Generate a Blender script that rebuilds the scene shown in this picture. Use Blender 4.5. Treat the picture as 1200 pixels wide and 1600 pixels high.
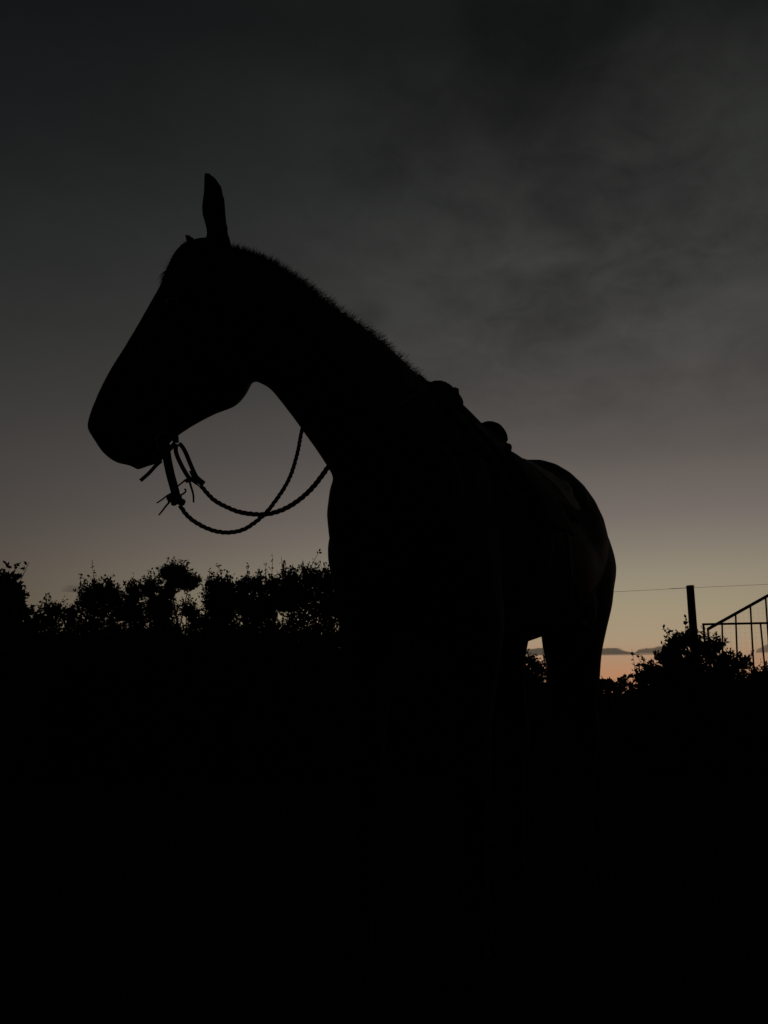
import bpy, bmesh, math, random
import numpy as np
from mathutils import Vector, Matrix
from mathutils.bvhtree import BVHTree

S = bpy.context.scene
for o in list(bpy.data.objects):
    bpy.data.objects.remove(o)
C = S.collection
random.seed(7)
RNG = np.random.default_rng(7)
rad = math.radians

# ------------------------------------------------------------------ camera
CAM_H = 0.66
PITCH = rad(12.0)
FPX = 1331.0                       # focal length in pixels of a 1200 x 1600 frame
cam = bpy.data.cameras.new('camera')
cam.sensor_fit = 'VERTICAL'
cam.sensor_height = 36.0
cam.lens = FPX / 1600.0 * 36.0
cam.clip_start = 0.05
cam.clip_end = 4000
camo = bpy.data.objects.new('camera', cam)
C.objects.link(camo)
camo.location = (0, 0, CAM_H)
camo.rotation_euler = (rad(90) + PITCH, 0, 0)
S.camera = camo


def ray(px, py):
    u = (px - 600) / FPX
    v = (800 - py) / FPX
    return Vector((u, math.cos(PITCH) - v * math.sin(PITCH), math.sin(PITCH) + v * math.cos(PITCH)))


def at(px, py, Y):
    d = ray(px, py)
    t = Y / d.y
    return Vector((d.x * t, Y, CAM_H + d.z * t))


def azel(px, py):
    d = ray(px, py).normalized()
    return math.degrees(math.atan2(d.x, d.y)), math.degrees(math.asin(d.z))


# ------------------------------------------------------------------ world: dusk sky
S.render.engine = 'CYCLES'
S.cycles.max_bounces = 3
S.cycles.diffuse_bounces = 2
S.cycles.glossy_bounces = 1
S.view_settings.view_transform = 'Standard'
S.view_settings.look = 'None'
S.view_settings.exposure = 0.0
S.view_settings.gamma = 1.0
S.view_settings.use_curve_mapping = False


def lin(c):
    c = c / 255.0
    return c / 12.92 if c <= 0.04045 else ((c + 0.055) / 1.055) ** 2.4


class E:
    """tiny expression builder for shader math nodes"""
    nt = None

    def __init__(self, s):
        self.s = s

    @staticmethod
    def op(kind, *a, clamp=False):
        n = E.nt.nodes.new('ShaderNodeMath')
        n.operation = kind
        n.use_clamp = clamp
        for i, x in enumerate(a):
            if isinstance(x, E):
                E.nt.links.new(x.s, n.inputs[i])
            else:
                n.inputs[i].default_value = x
        return E(n.outputs[0])

    def __add__(a, b): return E.op('ADD', a, b)
    def __radd__(a, b): return E.op('ADD', b, a)
    def __sub__(a, b): return E.op('SUBTRACT', a, b)
    def __rsub__(a, b): return E.op('SUBTRACT', b, a)
    def __mul__(a, b): return E.op('MULTIPLY', a, b)
    def __rmul__(a, b): return E.op('MULTIPLY', b, a)
    def __truediv__(a, b): return E.op('DIVIDE', a, b)
    def __rtruediv__(a, b): return E.op('DIVIDE', b, a)


def sstep(x, lo, hi):
    n = E.nt.nodes.new('ShaderNodeMapRange')
    n.interpolation_type = 'SMOOTHSTEP'
    n.inputs['From Min'].default_value = lo
    n.inputs['From Max'].default_value = hi
    n.inputs['To Min'].default_value = 0
    n.inputs['To Max'].default_value = 1
    E.nt.links.new(x.s, n.inputs['Value'])
    return E(n.outputs['Result'])


def gauss(x, y, cx, cy, sx, sy):
    a = (x - cx) / sx
    b = (y - cy) / sy
    return E.op('EXPONENT', (a * a + b * b) * -1.0)


def combine(x, y, z):
    n = E.nt.nodes.new('ShaderNodeCombineXYZ')
    for i, k in enumerate((x, y, z)):
        if isinstance(k, E):
            E.nt.links.new(k.s, n.inputs[i])
        else:
            n.inputs[i].default_value = k
    return n.outputs[0]


def noise(vec, scale, detail=4, rough=0.5, dist=0.0):
    n = E.nt.nodes.new('ShaderNodeTexNoise')
    n.inputs['Scale'].default_value = scale
    n.inputs['Detail'].default_value = detail
    n.inputs['Roughness'].default_value = rough
    n.inputs['Distortion'].default_value = dist
    E.nt.links.new(vec, n.inputs['Vector'])
    return E(n.outputs['Fac'])


def ramp(fac, stops):
    n = E.nt.nodes.new('ShaderNodeValToRGB')
    n.color_ramp.interpolation = 'LINEAR'
    el = n.color_ramp.elements
    stops = sorted(stops)
    while len(el) < len(stops):
        el.new(0.5)
    for e, (p, c) in zip(el, stops):
        e.position = p
        e.color = (c[0], c[1], c[2], 1)
    E.nt.links.new(fac.s, n.inputs[0])
    return n.outputs[0]


def mix(kind, fac, a, b):
    n = E.nt.nodes.new('ShaderNodeMix')
    n.data_type = 'RGBA'
    n.blend_type = kind
    n.clamp_result = False
    for sock, v in ((n.inputs[0], fac), (n.inputs[6], a), (n.inputs[7], b)):
        if isinstance(v, E):
            E.nt.links.new(v.s, sock)
        elif isinstance(v, bpy.types.NodeSocket):
            E.nt.links.new(v, sock)
        elif isinstance(v, tuple):
            sock.default_value = (*v, 1)
        else:
            sock.default_value = v
    return n.outputs[2]


GLOW_AZ = 16.0                     # where the sun went down, degrees right of the view axis
# brightness of the clear dusk sky by elevation: towards the sunset, and well away from it
SKY_GLOW = [(1075, (182, 128, 92)), (1050, (178, 132, 100)), (1030, (172, 136, 108)), (1000, (166, 145, 118)), (950, (157, 144, 119)),
            (900, (146, 136, 117)), (850, (130, 121, 109)), (800, (115, 106, 100)), (700, (91, 85, 81)), (600, (73, 70, 67)),
            (500, (62, 61, 59)), (400, (56, 56, 54)), (300, (48, 49, 47)), (200, (42, 43, 41)), (100, (35, 36, 34)), (0, (26, 27, 26))]
SKY_AWAY = [(1075, (66, 56, 50)), (1000, (70, 60, 54)), (900, (68, 60, 56)), (850, (65, 59, 56)), (700, (57, 55, 53)), (600, (49, 49, 47)),
            (400, (34, 36, 35)), (200, (22, 25, 25)), (0, (16, 19, 20))]


def stops(tab, px):
    out = []
    for py, c in tab:
        out.append(((azel(px, py)[1] + 10) / 100.0, tuple(lin(k) for k in c)))
    top = out[-1][1]
    out.append((0.75, tuple(k * 0.6 for k in top)))
    return out


W = bpy.data.worlds.new('World')
S.world = W
W.use_nodes = True
nt = W.node_tree
nt.nodes.clear()
E.nt = nt
tc = nt.nodes.new('ShaderNodeTexCoord')
sep = nt.nodes.new('ShaderNodeSeparateXYZ')
nrm = nt.nodes.new('ShaderNodeVectorMath')
nrm.operation = 'NORMALIZE'
nt.links.new(tc.outputs['Generated'], nrm.inputs[0])
nt.links.new(nrm.outputs[0], sep.inputs[0])
dx, dy, dz = (E(sep.outputs[i]) for i in range(3))
DEG = 180 / math.pi
az = E.op('ARCTAN2', dx, dy) * DEG
el = E.op('ARCSINE', dz) * DEG
k = (el + 10.0) / 100.0
glow_c = ramp(k, stops(SKY_GLOW, 1000))
away_c = ramp(k, stops(SKY_AWAY, 60))
# angle from the sunset direction, wrapped
dcos = E.op('COSINE', (az - GLOW_AZ) * (math.pi / 180))
adiff = E.op('ARCCOSINE', dcos) * DEG
toward = 1.0 - sstep(adiff, 0.0, 56.0)
sky = mix('MIX', toward, away_c, glow_c)
behind = 1.0 - 0.62 * sstep(adiff, 45.0, 125.0)
sky = mix('MULTIPLY', 1.0, sky, combine(behind, behind, behind))
# high thin cloud: a flat layer seen in perspective
inv = 1.0 / (E.op('MAXIMUM', dz, 0.0) + 0.22)
cv = combine(dx * inv, dy * inv, 0.0)
n1 = noise(cv, 2.2, 3, 0.5, 0.5)
n2 = noise(cv, 5.5, 4, 0.55, 0.9)
n3 = noise(cv, 13.0, 3, 0.55, 1.0)
up = sstep(el, 12.0, 30.0)
side = sstep(az, -14.0, 12.0)
wisps = (n1 - 0.5) * 1.2 + (n2 - 0.5) * 1.0 + (n3 - 0.5) * 0.55
mod = 1.0 + wisps * up * (0.22 + 0.85 * side)
a0, e0 = azel(830, 90)
mod = mod * (1.0 - 0.42 * gauss(az, el, a0, e0, 8.5, 6.0))
a0, e0 = azel(1060, 130)
mod = mod * (1.0 + 0.16 * gauss(az, el, a0, e0, 8.0, 6.0))
a0, e0 = azel(1090, 270)
mod = mod * (1.0 - 0.22 * gauss(az, el, a0, e0, 3.2, 2.2) * sstep(n2, 0.25, 0.55))
a0, e0 = azel(790, 435)
mod = mod * (1.0 - 0.14 * gauss(az, el, a0, e0, 2.0, 1.0))
a0, e0 = azel(577, 493)
mod = mod * (1.0 - 0.24 * gauss(az, el, a0, e0, 1.3, 0.8) * sstep(n2, 0.2, 0.5))
sky = mix('MULTIPLY', 1.0, sky, combine(mod, mod, mod))
# low flat-based cloud streaks near the horizon
hv = combine(az * 0.55, el * 1.1, 3.3)
hn = noise(hv, 1.0, 4, 0.55, 0.2)


def streak(px0, px1, ptop, pbot, soft=0.06):
    a1, e1 = azel(px0, pbot)
    a2, _ = azel(px1, pbot)
    et = azel(0.5 * (px0 + px1), ptop)[1]
    eb = azel(0.5 * (px0 + px1), pbot)[1]
    t = (az - 0.5 * (a1 + a2)) / (0.5 * (a2 - a1))
    dome = E.op('SQRT', E.op('MAXIMUM', 1.0 - t * t, 0.0))
    topline = eb + (et - eb) * (dome + (hn - 0.48) * 1.7)
    return sstep(topline - el, 0.0, soft * 2) * sstep(el - eb, -0.02, 0.06) * sstep(dome, 0.0, 0.3)


cl = streak(770, 990, 1010, 1024)
cl = E.op('MAXIMUM', cl, streak(993, 1062, 1009, 1021) * 0.95)
cl = E.op('MAXIMUM', cl, streak(905, 1075, 1018, 1024) * 0.7)
cl = E.op('MAXIMUM', cl, streak(1180, 1330, 1003, 1019) * 0.8)
sky = mix('MIX', cl * 0.95, sky, tuple(lin(q) for q in (72, 66, 58)))
cl2 = E.op('MAXIMUM', streak(95, 150, 910, 926, 0.35), streak(165, 260, 917, 928, 0.35))
sky = mix('MIX', cl2 * 0.5, sky, tuple(lin(q) for q in (52, 46, 46)))
# what the physical sky model still gives with the sun under the horizon
nis = nt.nodes.new('ShaderNodeTexSky')
nis.sky_type = 'NISHITA'
nis.sun_disc = False
nis.sun_elevation = rad(-4.0)
nis.sun_rotation = rad(GLOW_AZ)
nis.altitude = 50
sky = mix('ADD', 0.03, sky, nis.outputs[0])
bg = nt.nodes.new('ShaderNodeBackground')
bg.inputs['Strength'].default_value = 1.0
wo = nt.nodes.new('ShaderNodeOutputWorld')
nt.links.new(sky, bg.inputs['Color'])
nt.links.new(bg.outputs[0], wo.inputs[0])
W.cycles.sampling_method = 'MANUAL'
W.cycles.sample_map_resolution = 512


# ------------------------------------------------------------------ materials
def material(name, c1, c2, scale=8.0, rough=0.8, bump=0.0, bscale=60.0, metal=0.0, spec=0.3, stretch=(1, 1, 1), detail=5):
    m = bpy.data.materials.new(name)
    m.use_nodes = True
    E.nt = m.node_tree
    b = E.nt.nodes['Principled BSDF']
    t = E.nt.nodes.new('ShaderNodeTexCoord')
    mp = E.nt.nodes.new('ShaderNodeMapping')
    mp.inputs['Scale'].default_value = stretch
    E.nt.links.new(t.outputs['Object'], mp.inputs[0])
    f = noise(mp.outputs[0], scale, detail, 0.6)
    col = ramp(f, [(0.3, c1), (0.7, c2)])
    E.nt.links.new(col, b.inputs['Base Color'])
    b.inputs['Roughness'].default_value = rough
    b.inputs['Metallic'].default_value = metal
    b.inputs['Specular IOR Level'].default_value = spec
    if bump:
        bn = E.nt.nodes.new('ShaderNodeBump')
        bn.inputs['Strength'].default_value = bump
        bn.inputs['Distance'].default_value = 0.01
        E.nt.links.new(noise(mp.outputs[0], bscale, 4, 0.6).s, bn.inputs['Height'])
        E.nt.links.new(bn.outputs[0], b.inputs['Normal'])
    return m


M = {
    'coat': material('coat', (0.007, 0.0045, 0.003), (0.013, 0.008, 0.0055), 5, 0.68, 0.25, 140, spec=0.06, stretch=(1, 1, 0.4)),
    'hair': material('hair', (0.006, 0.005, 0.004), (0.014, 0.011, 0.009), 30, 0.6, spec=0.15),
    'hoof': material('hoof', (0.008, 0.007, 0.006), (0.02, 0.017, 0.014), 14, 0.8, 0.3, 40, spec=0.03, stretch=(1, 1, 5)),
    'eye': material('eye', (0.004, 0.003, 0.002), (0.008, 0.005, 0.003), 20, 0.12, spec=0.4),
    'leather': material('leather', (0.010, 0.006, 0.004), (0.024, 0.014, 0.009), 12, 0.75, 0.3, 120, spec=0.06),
    'worn_leather': material('worn_leather', (0.006, 0.004, 0.003), (0.012, 0.008, 0.006), 14, 0.85, 0.3, 120, spec=0.05),
    'rawhide': material('rawhide', (0.018, 0.010, 0.006), (0.035, 0.022, 0.013), 60, 0.6, 0.2, 160, spec=0.2),
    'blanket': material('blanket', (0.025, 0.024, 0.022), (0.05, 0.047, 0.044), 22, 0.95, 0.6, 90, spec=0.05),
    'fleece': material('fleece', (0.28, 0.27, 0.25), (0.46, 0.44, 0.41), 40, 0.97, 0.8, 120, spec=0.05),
    'metal': material('metal', (0.09, 0.08, 0.07), (0.2, 0.19, 0.18), 30, 0.45, 0.2, 80, metal=0.9),
    'wood': material('wood', (0.03, 0.022, 0.015), (0.08, 0.062, 0.045), 6, 0.9, 0.7, 40, stretch=(6, 6, 0.6)),
    'pipe': material('pipe', (0.035, 0.016, 0.009), (0.085, 0.04, 0.022), 14, 0.75, 0.3, 70, metal=0.2),
    'wire': material('wire', (0.08, 0.075, 0.07), (0.16, 0.15, 0.14), 20, 0.6, metal=0.6),
    'bark': material('bark', (0.02, 0.015, 0.01), (0.055, 0.042, 0.03), 12, 0.95, 0.6, 60, stretch=(1, 1, 0.3)),
    'leaf': material('leaf', (0.012, 0.022, 0.008), (0.035, 0.055, 0.02), 9, 0.75, spec=0.1),
    'leaf_pale': material('leaf_pale', (0.02, 0.028, 0.014), (0.045, 0.06, 0.03), 9, 0.75, spec=0.1),
    'soil': material('soil', (0.012, 0.010, 0.007), (0.034, 0.027, 0.019), 0.8, 1.0, 0.6, 9, spec=0.0, detail=9),
    'grass': material('grass', (0.012, 0.016, 0.006), (0.03, 0.032, 0.014), 3, 0.9, spec=0.05),
}


# ------------------------------------------------------------------ mesh helpers
def tag(o, label=None, cat=None, group=None, kind=None):
    if label: o['label'] = label
    if cat: o['category'] = cat
    if group: o['group'] = group
    if kind: o['kind'] = kind
    return o


def empty(name, loc, rz=0.0):
    o = bpy.data.objects.new(name, None)
    C.objects.link(o)
    o.location = loc
    o.rotation_euler = (0, 0, rz)
    o.empty_display_size = 0.2
    return o


class MB:
    """collects verts and faces, builds one mesh object"""

    def __init__(self):
        self.v, self.f = [], []

    def add(self, verts, faces):
        n = len(self.v)
        self.v += [tuple(p) for p in verts]
        self.f += [tuple(i + n for i in f) for f in faces]
        return self

    def rings(self, rings, cap=True, closed=False):
        n = len(rings[0])
        vs, fs = [], []
        for r in rings:
            vs += [tuple(p) for p in r]
        m = len(rings)
        for i in range(m if closed else m - 1):
            for j in range(n):
                a, b = i * n + j, i * n + (j + 1) % n
                c, d = ((i + 1) % m) * n + (j + 1) % n, ((i + 1) % m) * n + j
                fs.append((a, b, c, d))
        if cap and not closed:
            fs.append(tuple(range(n - 1, -1, -1)))
            fs.append(tuple((m - 1) * n + j for j in range(n)))
        return self.add(vs, fs)

    def tube(self, pts, r, n=8, closed=False, cap=True):
        pts = [Vector(p) for p in pts]
        rs = r if isinstance(r, (list, tuple)) else [r] * len(pts)
        fr = frames(pts, closed)
        rg = []
        for p, rr, (t, u, s) in zip(pts, rs, fr):
            rg.append([p + (u * math.cos(2 * math.pi * j / n) + s * math.sin(2 * math.pi * j / n)) * rr for j in range(n)])
        return self.rings(rg, cap, closed)

    def strap(self, pts, ups, w, th, closed=False):
        """flat strap: ups are outward normals"""
        pts = [Vector(p) for p in pts]
        m = len(pts)
        rg = []
        for i, p in enumerate(pts):
            a = pts[(i - 1) % m] if (closed or i) else pts[0]
            b = pts[(i + 1) % m] if (closed or i < m - 1) else pts[-1]
            t = (b - a).normalized()
            u = Vector(ups[i])
            u = (u - t * u.dot(t)).normalized()
            s = t.cross(u)
            rg.append([p + s * (w / 2) * x + u * (th / 2) * y for x, y in ((1, -0.6), (1, 0.6), (0.85, 1), (-0.85, 1), (-1, 0.6), (-1, -0.6), (-0.85, -1), (0.85, -1))])
        return self.rings(rg, True, closed)

    def box(self, c, d, rot=None):
        vs = [Vector((x * d[0] / 2, y * d[1] / 2, z * d[2] / 2)) for x in (-1, 1) for y in (-1, 1) for z in (-1, 1)]
        if rot: vs = [rot @ p for p in vs]
        c = Vector(c)
        return self.add([p + c for p in vs], [(0, 1, 3, 2), (4, 6, 7, 5), (0, 4, 5, 1), (2, 3, 7, 6), (0, 2, 6, 4), (1, 5, 7, 3)])

    def ball(self, c, r, n=12, m=8):
        c = Vector(c)
        r = r if isinstance(r, (tuple, list, Vector)) else (r, r, r)
        rg = []
        for i in range(1, m):
            a = math.pi * i / m
            rg.append([c + Vector((r[0] * math.sin(a) * math.cos(2 * math.pi * j / n), r[1] * math.sin(a) * math.sin(2 * math.pi * j / n), r[2] * math.cos(a))) for j in range(n)])
        k0 = len(self.v)
        self.rings(rg, False)
        t = len(self.v)
        self.v += [tuple(c + Vector((0, 0, r[2]))), tuple(c - Vector((0, 0, r[2])))]
        for j in range(n):
            self.f.append((t, k0 + (j + 1) % n, k0 + j))
            q = k0 + (m - 2) * n
            self.f.append((t + 1, q + j, q + (j + 1) % n))
        return self

    def mesh(self, name):
        me = bpy.data.meshes.new(name)
        me.from_pydata(self.v, [], self.f)
        me.update()
        return me

    def build(self, name, mat, parent=None, smooth=True, fix=True):
        me = self.mesh(name)
        if fix:
            b = bmesh.new()
            b.from_mesh(me)
            bmesh.ops.recalc_face_normals(b, faces=b.faces)
            b.to_mesh(me)
            b.free()
        if smooth:
            me.polygons.foreach_set('use_smooth', [True] * len(me.polygons))
        me.materials.append(M[mat])
        o = bpy.data.objects.new(name, me)
        C.objects.link(o)
        if parent: o.parent = parent
        return o


def frames(pts, closed=False):
    m = len(pts)
    out = []
    u = None
    for i in range(m):
        a = pts[(i - 1) % m] if (closed or i) else pts[0]
        b = pts[(i + 1) % m] if (closed or i < m - 1) else pts[-1]
        t = (b - a).normalized()
        if u is None:
            ref = Vector((0, 0, 1)) if abs(t.z) < 0.9 else Vector((1, 0, 0))
            u = (ref - t * ref.dot(t)).normalized()
        else:
            u = (u - t * u.dot(t)).normalized()
        out.append((t, u, t.cross(u)))
    return out


def catmull(P, sub):
    """P: list of tuples of floats -> resampled"""
    A = np.array(P, float)
    A = np.vstack([2 * A[0] - A[1], A, 2 * A[-1] - A[-2]])
    out = []
    for i in range(1, len(A) - 2):
        p0, p1, p2, p3 = A[i - 1:i + 3]
        for j in range(sub):
            t = j / sub
            out.append(0.5 * (2 * p1 + (p2 - p0) * t + (2 * p0 - 5 * p1 + 4 * p2 - p3) * t * t + (3 * p1 - p0 - 3 * p2 + p3) * t ** 3))
    out.append(A[-2])
    return out


# ------------------------------------------------------------------ ground and far scrub
g = MB()
RR = [0.0, 1.5, 3, 4.5, 6, 8, 10.5, 14, 20, 30, 45, 70, 110, 200, 400, 900, 2500]
NA = 72
rows = []
for r in RR[1:]:
    amp = 0.0 if r < 5 else min(0.06, 0.012 * (r - 4))
    rows.append([(r * math.cos(2 * math.pi * j / NA), 2.5 + r * math.sin(2 * math.pi * j / NA),
                  (-0.35 * amp + amp * 0.6 * math.sin(j * 1.7 + r * 1.3) * math.cos(j * 0.61 + r)) if r < 300 else -0.1) for j in range(NA)])
g.rings(rows, False)
n0 = len(g.v)
g.v.append((0, 2.5, 0))
for j in range(NA):
    g.f.append((n0, j, (j + 1) % NA))
tag(g.build('ground', 'soil'), kind='structure')


def quads_object(name, V, mat, parent=None):
    """V: (n,4,3) quads"""
    n = len(V)
    me = bpy.data.meshes.new(name)
    me.vertices.add(n * 4)
    me.vertices.foreach_set('co', np.ascontiguousarray(V, np.float32).ravel())
    me.loops.add(n * 4)
    me.loops.foreach_set('vertex_index', np.arange(n * 4, dtype=np.int32))
    me.polygons.add(n)
    me.polygons.foreach_set('loop_start', np.arange(0, n * 4, 4, dtype=np.int32))
    me.update(calc_edges=True)
    me.materials.append(M[mat])
    o = bpy.data.objects.new(name, me)
    C.objects.link(o)
    if parent: o.parent = parent
    return o


def unit(a):
    return a / np.maximum(np.linalg.norm(a, axis=-1, keepdims=True), 1e-9)


def leaf_quads(P, D, L, Wd, rng):
    """diamond leaves at P, pointing D"""
    n = len(P)
    r = unit(rng.normal(size=(n, 3)))
    sd = unit(np.cross(D, r))
    nn = np.cross(sd, D)
    L = L[:, None]
    Wd = Wd[:, None]
    bend = nn * L * rng.uniform(-0.15, 0.15, (n, 1))
    return np.stack([P, P + D * L * 0.5 + sd * Wd * 0.5 + bend, P + D * L, P + D * L * 0.5 - sd * Wd * 0.5 + bend], 1)


# grass tufts over the yard, short and dry
ng = 26000
gr = np.sqrt(RNG.uniform(0.0, 1, ng)) * 22
ga = RNG.uniform(0, 2 * math.pi, ng)
P = np.stack([gr * np.cos(ga), 4 + gr * np.sin(ga), np.zeros(ng) - 0.02], 1)
P[:, :2] += RNG.normal(0, 0.06, (ng, 2))
D = unit(np.stack([RNG.normal(0, 0.5, ng), RNG.normal(0, 0.5, ng), np.ones(ng)], 1))
hide = (np.hypot(P[:, 0], P[:, 1]) > 0.9)
P, D = P[hide], D[hide]
go = quads_object('grass', leaf_quads(P, D, RNG.uniform(0.05, 0.17, len(P)), RNG.uniform(0.006, 0.014, len(P)), RNG), 'grass')
tag(go, 'short dry grass scattered over the dark yard', 'grass', kind='stuff')

# far scrub that reads as one dark mass along the horizon
nf = 100000
fa = RNG.uniform(-math.pi, math.pi, nf)
fr_ = RNG.uniform(42, 66, nf)
top = 1.25 + 0.22 * np.sin(fa * 60) + 0.2 * np.sin(fa * 141 + 1) + 0.16 * np.sin(fa * 323 + 2)
P = np.stack([fr_ * np.sin(fa), fr_ * np.cos(fa), RNG.uniform(0, 1, nf) ** 0.8 * top], 1)
D = unit(RNG.normal(size=(nf, 3)) + np.array([0, 0, 0.5]))
fo = quads_object('far_scrub', leaf_quads(P, D, RNG.uniform(0.25, 0.5, nf), RNG.uniform(0.12, 0.28, nf), RNG), 'leaf')
tag(fo, 'low dark line of distant scrub along the horizon', 'scrub', kind='stuff')


# ------------------------------------------------------------------ shrubs
def shrub(name, Y, blobs, label, cat, group=None, leaf=0.034, dens=1.0, mat='leaf', seed=1, sprouts=10, parts=('stem', 'crown')):
    rng = np.random.default_rng(seed)
    B = []
    for (px, py, rx, ry) in blobs:
        c = at(px, py, Y)
        sc = Y / ray(px, py).y / FPX
        B.append((np.array(c), rx * sc, ry * sc))
    bx = np.mean([b[0][0] for b in B[-1:]])
    root = empty(name, (bx, Y, 0))
    tag(root, label, cat, group)
    base = np.array([bx, Y, 0.0])
    cl_, rl_, zl_ = B[-1]
    B.append((np.array([cl_[0], Y, -1.0]), rl_, cl_[2] + (0.10 if cl_[2] > 0.95 else -0.02)))        # skirt of foliage down to the ground
    TP, TD, TL = [], [], []
    for c, rx, rz in B:
        ry_ = max(rx, rz) * 1.1
        area = 4 * (rx * rz + rx * ry_ + rz * ry_)
        nt_ = int(max(26, 330 * dens * area ** 0.85 * (0.034 / leaf) ** 1.5))
        d = unit(rng.normal(size=(nt_, 3)))
        rr = rng.uniform(0.0, 1, (nt_, 1)) ** 0.45
        er = [max(0.35 * r_, r_ - 0.055) for r_ in (rx, ry_, rz)]
        p = c + d * rr * np.array(er)
        if c[2] < 0:
            nt_ = int(nt_ * 1.5)
            d = unit(rng.normal(size=(nt_, 3)))
            p = np.stack([c[0] + rng.uniform(-1.08, 1.08, nt_) * rx, c[1] + rng.uniform(-1, 1, nt_) * ry_, rng.uniform(0.02, 1.0, nt_) * rz], 1)
            p[:, 2] *= 0.86 + 0.14 * np.sin(p[:, 0] * 13 + seed) * np.cos(p[:, 0] * 29 + 2 * seed)
        dirs = unit(d * 0.8 + np.array([0, 0, 0.9]) + rng.normal(0, 0.35, (nt_, 3)))
        ln = rng.uniform(0.07, 0.15, nt_) * (0.7 + 0.3 * min(1.0, rz / 0.15))
        TP.append(p)
        TD.append(dirs)
        TL.append(ln)
    # upright sprouts that break the outline
    for i in range(sprouts):
        c, rx, rz = B[i % max(1, len(B) - 3)]
        p = c + np.array([rng.uniform(-0.8, 0.8) * rx, rng.uniform(-.5, .5) * rx, rz * rng.uniform(0.4, 0.7)])
        TP.append(p[None])
        TD.append(unit(np.array([[rng.normal(0, 0.25), rng.normal(0, 0.25), 1.0]])))
        TL.append(np.array([rng.uniform(0.12, 0.2)]))
    TP, TD, TL = np.concatenate(TP), np.concatenate(TD), np.concatenate(TL)
    ok = TP[:, 2] > 0.02
    TP, TD, TL = TP[ok], TD[ok], TL[ok]
    # leaves along the twigs
    per = 14
    n = len(TP)
    t = rng.uniform(0.05, 1.05, (n, per))
    curve = rng.normal(0, 0.25, (n, 1, 3)) * TL[:, None, None]
    LP = TP[:, None] + TD[:, None] * (t * TL[:, None])[..., None] + curve * (t ** 2)[..., None]
    LD = unit(TD[:, None] * 0.55 + unit(rng.normal(size=(n, per, 3))))
    LP, LD = LP.reshape(-1, 3), LD.reshape(-1, 3)
    LL = leaf * rng.uniform(0.65, 1.3, len(LP))
    Q = leaf_quads(LP, LD, LL, LL * rng.uniform(0.42, 0.62, len(LP)), rng)
    # stems: main limbs then twigs (three-sided)
    m = MB()
    nl = min(9, max(3, len(B) + 2))
    limbs = []
    order = rng.permutation(len(B))
    for i in range(nl):
        c, rx, rz = B[order[i % len(B)]]
        if c[2] < 0: c = np.array([c[0], c[1], 0.35])
        tip = c + np.array([rng.normal(0, .4) * rx, rng.normal(0, .4) * rx, rz * 0.4])
        b0 = base + np.array([rng.normal(0, 0.05), rng.normal(0, 0.05), -0.03])
        mid = b0 * 0.45 + tip * 0.55 + np.array([rng.normal(0, 0.07), rng.normal(0, 0.07), 0.04])
        pts = [Vector(x) for x in catmull([b0, b0 * .75 + mid * .25 + rng.normal(0, .02, 3), mid, tip], 3)]
        m.tube([p - root.location for p in pts], [0.022 * (1 - 0.82 * i_ / (len(pts) - 1)) for i_ in range(len(pts))], 6)
        limbs.append(np.array([tuple(p) for p in pts]))
    LPts = np.concatenate(limbs)
    pick = np.concatenate([rng.permutation(n)[:min(n, 160)], np.arange(max(0, n - sprouts), n)])
    for i in pick:
        p = TP[i]
        e = p + TD[i] * TL[i] + curve[i, 0]
        q = LPts[np.argmin(((LPts - p) ** 2).sum(1))]
        mid = 0.5 * (p + q) + rng.normal(0, 0.02, 3)
        m.tube([Vector(x) - root.location for x in (q, mid, p, 0.5 * (p + e), e)], [0.007, 0.0055, 0.0042, 0.003, 0.0015], 4, cap=False)
    m.build(parts[0], 'bark', root, fix=False)
    crown = quads_object(parts[1], Q - np.array(root.location)[None, None], mat, root)
    return root


HG = 'shrubs of the hedge behind the horse'
shrub('shrub', 6.6, [(0, 938, 26, 36), (18, 935, 12, 16), (22, 962, 16, 16), (-22, 950, 30, 50), (0, 1010, 46, 60)],
      'broad-leaved shrub cut off by the left edge of the picture', 'shrub', HG, leaf=0.05, seed=11, sprouts=6, mat='leaf_pale', dens=1.2)
shrub('shrub', 8.3, [(62, 978, 18, 18), (84, 962, 15, 16), (108, 968, 13, 18), (40, 990, 22, 14), (78, 1015, 60, 42)],
      'lowest shrub of the hedge, just right of the leftmost broad-leaved one', 'shrub', HG, seed=12, sprouts=5)
shrub('shrub', 8.6, [(152, 938, 24, 24), (170, 930, 16, 14), (138, 950, 16, 24), (178, 950, 14, 24), (155, 1010, 46, 58)],
      'bushy shrub with two thin sprouts, left of the taller leaning tree', 'shrub', HG, seed=13, sprouts=5, dens=1.2)
shrub('shrub', 8.4, [(208, 932, 13, 16), (236, 922, 14, 16), (205, 960, 20, 26), (240, 950, 16, 22), (222, 1010, 44, 55)],
      'shrub with two rounded tufts directly left of the leaning tree', 'shrub', HG, seed=14, sprouts=4, dens=1.1)
shrub('tree', 8.9, [(275, 906, 20, 18), (290, 916, 22, 12), (264, 900, 12, 10), (262, 930, 10, 14), (256, 955, 13, 22), (262, 1012, 26, 45)],
      'small slender tree whose leafy head rises highest above the hedge', 'tree', seed=15, sprouts=5, dens=1.8, parts=('trunk', 'crown'))
shrub('shrub', 8.7, [(290, 958, 13, 12), (302, 966, 12, 12), (315, 980, 22, 16), (300, 1018, 34, 36)],
      'low shrub under the overhanging head of the slender tree', 'shrub', HG, seed=16, sprouts=3)
shrub('shrub', 8.4, [(338, 922, 14, 16), (352, 925, 10, 14), (332, 945, 12, 20), (356, 945, 14, 18), (345, 965, 20, 24), (345, 1015, 34, 52)],
      'upright shrub just right of the slender tree, beside a notch of sky', 'shrub', HG, seed=17, sprouts=6, dens=1.45)
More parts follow.
